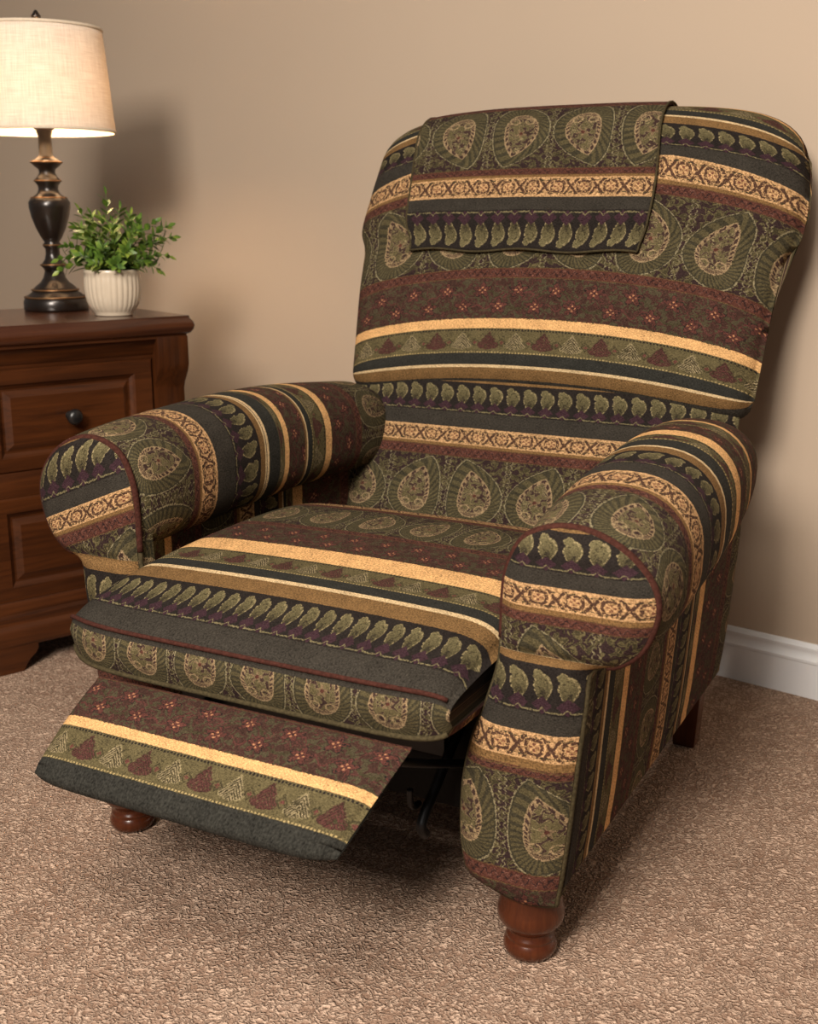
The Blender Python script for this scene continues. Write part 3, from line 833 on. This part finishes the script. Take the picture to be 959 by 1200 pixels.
# ------------------------------------------------------------------ nightstand
NS_A = math.radians(39)
NS_P = (-.478, 2.663, 0.0)
ns = thing('nightstand', 'dark cherry wood two-drawer nightstand beside the recliner', 'nightstand', NS_P, NS_A)
def nightstand():
    X0, X1, D = -.580, 0.0, .44
    # top slab with a moulded edge
    edge = [(0.012, .690), (.004, .694), (-.001, .702), (-.003, .711), (0.0, .720), (.005, .726), (.006, .7315), (.012, .732)]
    rows = []
    for (ins, z) in edge:
        row = []
        x0, x1, y0, y1 = X0 + ins, X1 - ins, 0 + ins, D - ins
        for cx, cy, a0 in ((x1 - .008, y0 + .008, -PI / 2), (x1 - .008, y1 - .008, 0), (x0 + .008, y1 - .008, PI / 2), (x0 + .008, y0 + .008, PI)):
            for k in range(5):
                a = a0 + PI / 2 * k / 4; row.append(Vector((cx + .008 * math.cos(a), cy + .008 * math.sin(a), z)))
        rows.append(row)
    o = grid('top', rows, lambda i, j: (0, 0), TOPWOOD, ns, cj=True, flip=True)
    bm = bmesh.new(); bm.from_mesh(o.data)
    bmesh.ops.holes_fill(bm, edges=[e for e in bm.edges if e.is_boundary], sides=0)
    bmesh.ops.recalc_face_normals(bm, faces=bm.faces)
    bm.to_mesh(o.data); bm.free(); o.data.set_sharp_from_angle(angle=math.radians(50))
    # carcass
    box_obj('body', [((X0 + .030, .045, .10), (X1 - .030, D - .02, .69)),
                     ((X0 + .085, .034, .372), (X1 - .085, .06, .425)),
                     ((X0 + .080, .036, .640), (X1 - .080, .06, .692))], NWOOD, ns, .002)
    # cornice under the top (ogee running round the front)
    prism('cornice', [(.012, .692), (.012, .684), (.020, .680), (.026, .670), (.030, .655), (.036, .648), (.060, .648), (.060, .692)], X0 + .014, X1 - .014, NWOOD, ns, 0, axis='x')
    # corner pilasters with a scrolled bracket top
    for x0, x1 in ((X1 - .088, X1 - .012), (X0 + .012, X0 + .088)):
        prism('pilaster', [(.060, .145), (.020, .145), (.018, .16), (.028, .175), (.036, .50), (.036, .568), (.031, .582), (.016, .606), (.009, .624), (.010, .688), (.060, .688)], x0, x1, NWOODV, ns, .003, axis='x')
    # side panel on the right
    box_obj('side', [((X1 - .034, .06, .14), (X1 - .022, D - .03, .69))], NWOODV, ns, .002)
    # drawers
    for z0, z1, pz0, pz1 in ((.425, .640, .466, .600), (.145, .372, .188, .330)):
        xa, xb = X0 + .092, X1 - .092
        bm = bmesh.new()
        loops = []
        pa, pb = X0 + .146, X1 - .146
        spec = [((xa, xb, z0, z1), .060), ((xa, xb, z0, z1), .036), ((xa + .004, xb - .004, z0 + .004, z1 - .004), .031),
                ((pa - .010, pb + .010, pz0 - .010, pz1 + .010), .031), ((pa - .006, pb + .006, pz0 - .006, pz1 + .006), .0355),
                ((pa, pb, pz0, pz1), .040), ((pa + .004, pb - .004, pz0 + .004, pz1 - .004), .040), ((pa + .018, pb - .018, pz0 + .018, pz1 - .018), .033)]
        for (a, b, c, d), y in spec:
            loops.append([bm.verts.new((a, y, c)), bm.verts.new((b, y, c)), bm.verts.new((b, y, d)), bm.verts.new((a, y, d))])
        for l0, l1 in zip(loops, loops[1:]):
            for k in range(4): bm.faces.new([l0[k], l0[(k + 1) % 4], l1[(k + 1) % 4], l1[k]])
        bm.faces.new(loops[-1]); bm.faces.new(loops[0][::-1])
        bmesh.ops.recalc_face_normals(bm, faces=bm.faces)
        me = bpy.data.meshes.new('drawer'); bm.to_mesh(me); bm.free(); me.materials.append(NWOOD)
        d_ = bpy.data.objects.new('drawer', me); C.objects.link(d_); d_.parent = ns
        xm = (X0 + X1) / 2; zm = (pz0 + pz1) / 2
        kn = lathe('knob', [(0, 0), (.010, 0), (.010, .003), (.006, .006), (.0055, .012), (.010, .016), (.0155, .021), (.0175, .027), (.0155, .033), (.009, .037), (0, .038)], KNOBM, d_, 28, (xm, .0335, zm), close=False)
        kn.rotation_euler = (math.radians(90), 0, 0)
    # base moulding
    prism('base_moulding', [(.06, .150), (.024, .150), (.018, .140), (.018, .124), (.010, .118), (.008, .104), (.000, .098), (-.004, .088), (-.004, .066), (.002, .056), (.06, .056)], X0 + .004, X1 - .004, NWOOD, ns, 0, axis='x')
    box_obj('base_moulding', [((X1 - .06, .05, .056), (X1 - .004, D - .02, .145)), ((X0 + .004, .05, .056), (X0 + .06, D - .02, .145))], NWOOD, ns, .006)
    # bracket feet
    lf = [(X0 + .004, 0), (X0 + .135, 0), (X0 + .141, .012), (X0 + .150, .024), (X0 + .164, .036), (X0 + .170, .046), (X0 + .170, .058), (X0 + .004, .058)]
    prism('foot', lf, 0.0, .030, NWOOD, ns, .002)
    prism('foot', [(X0 + X1 - a, b) for a, b in lf][::-1], 0.0, .030, NWOOD, ns, .002)
    for x in (X0 + .01, X1 - .06):
        box_obj('foot', [((x, D - .07, 0), (x + .05, D - .02, .06))], NWOOD, ns, .003)
nightstand()

# ------------------------------------------------------------------ table lamp
def to_world(nl):
    c, s = math.cos(NS_A), math.sin(NS_A)
    return (NS_P[0] + c * nl[0] - s * nl[1], NS_P[1] + s * nl[0] + c * nl[1], nl[2])
LP = (-.826, 2.813, .7325)
lamp = thing('table_lamp', 'lit bronze baluster table lamp with a linen drum shade on the nightstand', 'lamp', LP)
def table_lamp():
    Z = lambda cy: .248 + (-cy / 3.0 + 235) * .00186
    Rr = lambda c: c * .00070
    prof = [(0, 0), (Rr(103), 0), (Rr(105), .004), (Rr(105), Z(1072)), (Rr(98), Z(1056))]
    lathe('base', prof + [(Rr(88), Z(1048)), (Rr(74), Z(1036)), (Rr(72), Z(1028)), (Rr(64), Z(1018)), (Rr(46), Z(1002)), (Rr(36), Z(985)), (Rr(30), Z(962)), (0, Z(962))], BRONZE, lamp, 56, close=False)
    body = [(0, Z(964)), (Rr(29), Z(964)), (Rr(34), Z(950)), (Rr(42), Z(942)), (Rr(36), Z(932)), (Rr(27), Z(918)), (Rr(23), Z(900)), (Rr(23), Z(880)), (Rr(29), Z(872)), (Rr(29), Z(862)),
            (Rr(24), Z(856)), (Rr(34), Z(838)), (Rr(48), Z(805)), (Rr(60), Z(765)), (Rr(66), Z(730)), (Rr(66), Z(712)), (Rr(58), Z(697)), (Rr(46), Z(688)), (Rr(36), Z(680)), (Rr(31), Z(665)),
            (Rr(33), Z(652)), (Rr(41), Z(640)), (Rr(42), Z(632)), (Rr(33), Z(622)), (Rr(25), Z(608)), (Rr(27), Z(595)), (Rr(40), Z(583)), (Rr(48), Z(574)), (Rr(48), Z(567)), (Rr(36), Z(560)),
            (Rr(26), Z(552)), (Rr(22), Z(545)), (Rr(21), Z(480)), (Rr(26), Z(458)), (Rr(26), Z(450)), (0, Z(450))]
    bo = lathe('body', body, BRONZE, lamp, 48, close=False)
    for r, cy, w in ((100, 1056, .0022), (75, 1030, .0022), (42, 938, .0018), (29, 866, .0018), (56, 696, .0020), (41, 690, .0015), (42, 636, .0020), (48.5, 570, .0024), (27, 555, .0015)):
        pth = [(Rr(r) * math.cos(a * 2 * PI / 48), Rr(r) * math.sin(a * 2 * PI / 48), Z(cy)) for a in range(48)]
        tube('rubbed_ring', pth, w, RUBBED, bo, closed=True, n=8)
    # shade
    z0, z1, r0, r1 = 1.131 - LP[2], 1.347 - LP[2], .158, .141
    t = .0016
    n = 14
    pr = [(r0 + (r1 - r0) * k / n, z0 + (z1 - z0) * k / n) for k in range(n + 1)]
    pr2 = [(r - t, z) for r, z in pr[::-1]]
    sh = lathe('lamp_shade', pr + pr2 + [pr[0]], SHADE, lamp, 72, close=False)
    for r, z, h in ((r0, z0, .006), (r1, z1, .006)):
        lathe('trim', [(r - .003, z - h * .5), (r + .0012, z - h * .5), (r + .0022, z), (r + .0008, z + h * .6), (r - .003, z + h * .6), (r - .003, z - h * .5)], TRIM, sh, 72, close=False)
    # harp, spider, finial, bulb
    zb = Z(450)
    lathe('socket_shield', [(0, zb - .004), (.020, zb - .004), (.024, zb), (.024, zb + .003), (.016, zb + .006), (.016, zb + .016), (0, zb + .016)], RUBBED, lamp, 28, close=False)  # flared cup added under the bulb to keep its light off the neck
    zb += .012
    for sgn in (1, -1):
        tube('harp', spline([(0.012 * sgn, 0, zb), (.045 * sgn, 0, zb + .05), (.050 * sgn, 0, zb + .12), (.030 * sgn, 0, z1 - .02), (0, 0, z1 - .006)], 6), .0018, RUBBED, lamp, n=6)
    for k in range(3):
        a = k * 2 * PI / 3 + .4
        tube('spider', [(0, 0, z1 - .006), (math.cos(a) * (r1 - .003), math.sin(a) * (r1 - .003), z1 - .004)], .0015, RUBBED, lamp, n=6)
    lathe('finial', [(0, z1 - .006), (.006, z1 - .006), (.006, z1 + .010), (.004, z1 + .016), (.009, z1 + .022), (.011, z1 + .028), (.007, z1 + .034), (.003, z1 + .040), (0, z1 + .041)], BRONZE, lamp, 20, close=False)
    m, nt, bs = new_mat('lit_bulb')
    bs.inputs['Base Color'].default_value = (1, .8, .55, 1)
    bs.inputs['Emission Color'].default_value = (1, .72, .44, 1); bs.inputs['Emission Strength'].default_value = BULB_E
    lathe('bulb', [(0, zb), (.013, zb), (.014, zb + .022), (.024, zb + .045), (.030, zb + .066), (.026, zb + .086), (.014, zb + .098), (0, zb + .101)], m, lamp, 24, close=False)
BULB_E = 150.0
table_lamp()

# ------------------------------------------------------------------ potted plant
PP = (-.655, 2.664, .7325)
plant = thing('potted_plant', 'small bushy green plant in a ribbed cream ceramic pot on the nightstand', 'plant', PP)
def potted():
    prof = [(0, 0), (.040, 0), (.042, .002), (.042, .006), (.047, .011), (.0545, .024), (.0590, .042), (.0610, .062), (.0605, .082), (.0600, .090), (.0612, .092), (.0615, .098), (.0600, .100), (.0572, .099), (.0565, .086), (0, .085)]
    fl = lambda th, z: 1 + .030 * (abs(math.cos(th * 15)) - .5) * max(0, min(1, (z - .006) / .02)) * max(0, min(1, (.091 - z) / .006))
    lathe('pot', prof, POT, plant, 240, flute=fl, close=False)
    lathe('soil', [(0, .092), (.03, .091), (.0555, .088), (.0555, .0855), (0, .0855)], SOIL, plant, 32, close=False)
    rnd = random.Random(11)
    lv, lf, sv, sf = [], [], [], []
    def leafm(base, d, up, ln, wd):
        side = d.cross(up).normalized()
        nrm = side.cross(d).normalized()
        k = len(lv)
        prof_ = [(0, .0), (.18, .55), (.45, 1.0), (.75, .62), (1.0, .0)]
        for t, w in prof_:
            c = base + d * (ln * t) + nrm * (-.20 * ln * t * t)
            if w == 0: lv.append(c)
            else:
                lv.append(c + side * (wd * w) + nrm * (.15 * wd)); lv.append(c); lv.append(c - side * (wd * w) + nrm * (.15 * wd))
        a0 = k; r1 = k + 1; r2 = k + 4; r3 = k + 7; e = k + 10
        lf.extend([[a0, r1, r1 + 1], [a0, r1 + 1, r1 + 2]])
        for r, q in ((r1, r2), (r2, r3)):
            lf.extend([[r, q, q + 1, r + 1], [r + 1, q + 1, q + 2, r + 2]])
        lf.extend([[r3, e, r3 + 1], [r3 + 1, e, r3 + 2]])
    def sprig(base, tip, sagz, nl, ls):
        mid = (base + tip) / 2 + Vector((0, 0, sagz))
        pts = [base * (1 - t) ** 2 + mid * 2 * t * (1 - t) + tip * t * t for t in [k / 10 for k in range(11)]]
        k0 = len(sv); n = 5
        for k, p in enumerate(pts):
            tg = (pts[min(10, k + 1)] - pts[max(0, k - 1)]).normalized()
            s = tg.cross(Vector((.3, .2, 1))).normalized(); u2 = s.cross(tg)
            r = .0014 * (1 - .55 * k / 10)
            for q in range(n):
                a = 2 * PI * q / n; sv.append(p + s * math.cos(a) * r + u2 * math.sin(a) * r)
        for k in range(10):
            for q in range(n):
                sf.append([k0 + k * n + q, k0 + k * n + (q + 1) % n, k0 + (k + 1) * n + (q + 1) % n, k0 + (k + 1) * n + q])
        for k in range(nl):
            t = .12 + .88 * (k + rnd.random() * .3) / nl
            x = t * 10; i = min(9, int(x)); p = pts[i].lerp(pts[i + 1], x - i)
            tg = (pts[i + 1] - pts[i]).normalized()
            s = tg.cross(Vector((rnd.uniform(-.3, .3), rnd.uniform(-.3, .3), 1))).normalized(); u2 = s.cross(tg).normalized()
            a = k * PI / 2 * 1.03 + rnd.uniform(-.25, .25)
            for aa in (a, a + PI):
                out = s * math.cos(aa) + u2 * math.sin(aa)
                d = (out * .75 + tg * .75 + Vector((0, 0, .15))).normalized()
                l = ls * (1.08 - .45 * t) * rnd.uniform(.85, 1.2)
                leafm(p, d, tg if abs(d.dot(tg)) < .95 else Vector((0, 0, 1)), l, l * .25)
        tg = (pts[10] - pts[9]).normalized()
        leafm(pts[10], tg, Vector((.4, .5, .3)), ls * .6, ls * .14)
    z = .088
    tips = [(-.002, -.005, .258), (-.062, 0, .225), (.045, .01, .215), (.128, 0, .192), (.136, .005, .168), (.128, -.01, .128), (.112, -.03, .098), (-.090, -.02, .150),
            (-.110, -.015, .122), (-.106, -.03, .098), (-.05, -.05, .19), (.02, -.055, .20), (.07, -.04, .185), (-.03, .05, .21), (.05, .06, .19), (-.08, .05, .17), (.09, .05, .155),
            (.0, -.07, .150), (-.055, -.06, .130), (.055, -.07, .140), (.085, -.055, .115), (-.075, .01, .19), (.02, .02, .228), (.095, .02, .20), (-.03, -.03, .215),
            (-.02, -.075, .115), (.03, -.08, .112), (-.045, .0, .20), (.065, -.01, .205)]
    for k, (x, y, h) in enumerate(tips):
        b = Vector((x * .22 + rnd.uniform(-.01, .01), y * .25 + rnd.uniform(-.01, .01), z - .004))
        tip = Vector((x, y, h))
        sprig(b, tip, .012 + .028 * min(1, abs(x) / .1), 9 if h > .13 else 7, .034)
    mesh_obj('foliage', lv, lf, LEAF, plant)
    mesh_obj('stem', sv, sf, STEM, plant)
potted()

# ------------------------------------------------------------------ light
def area(name, loc, target, size, energy, col, size_y=None):
    l = bpy.data.lights.new(name, 'AREA'); l.energy = energy; l.color = col; l.size = size
    if size_y: l.shape = 'RECTANGLE'; l.size_y = size_y
    o = bpy.data.objects.new(name, l); C.objects.link(o); o.location = loc
    o.rotation_euler = (Vector(target) - Vector(loc)).to_track_quat('-Z', 'Y').to_euler()
    return o
area('key_light', (-.95, -.85, 2.10), (.25, 2.0, .5), .75, 128, (1.0, .91, .81))  # soft key from an unseen source at front left, placed from the wall shadows
area('overhead_fill', (-.45, .10, 2.58), (0.0, .8, 0), 1.0, 56, (1.0, .90, .78))  # soft overhead fill, added to brighten the floor
w = bpy.data.worlds.new('room_ambient'); bpy.context.scene.world = w; w.use_nodes = True
bg = w.node_tree.nodes['Background']; bg.inputs[0].default_value = (1.0, .92, .85, 1); bg.inputs[1].default_value = .14
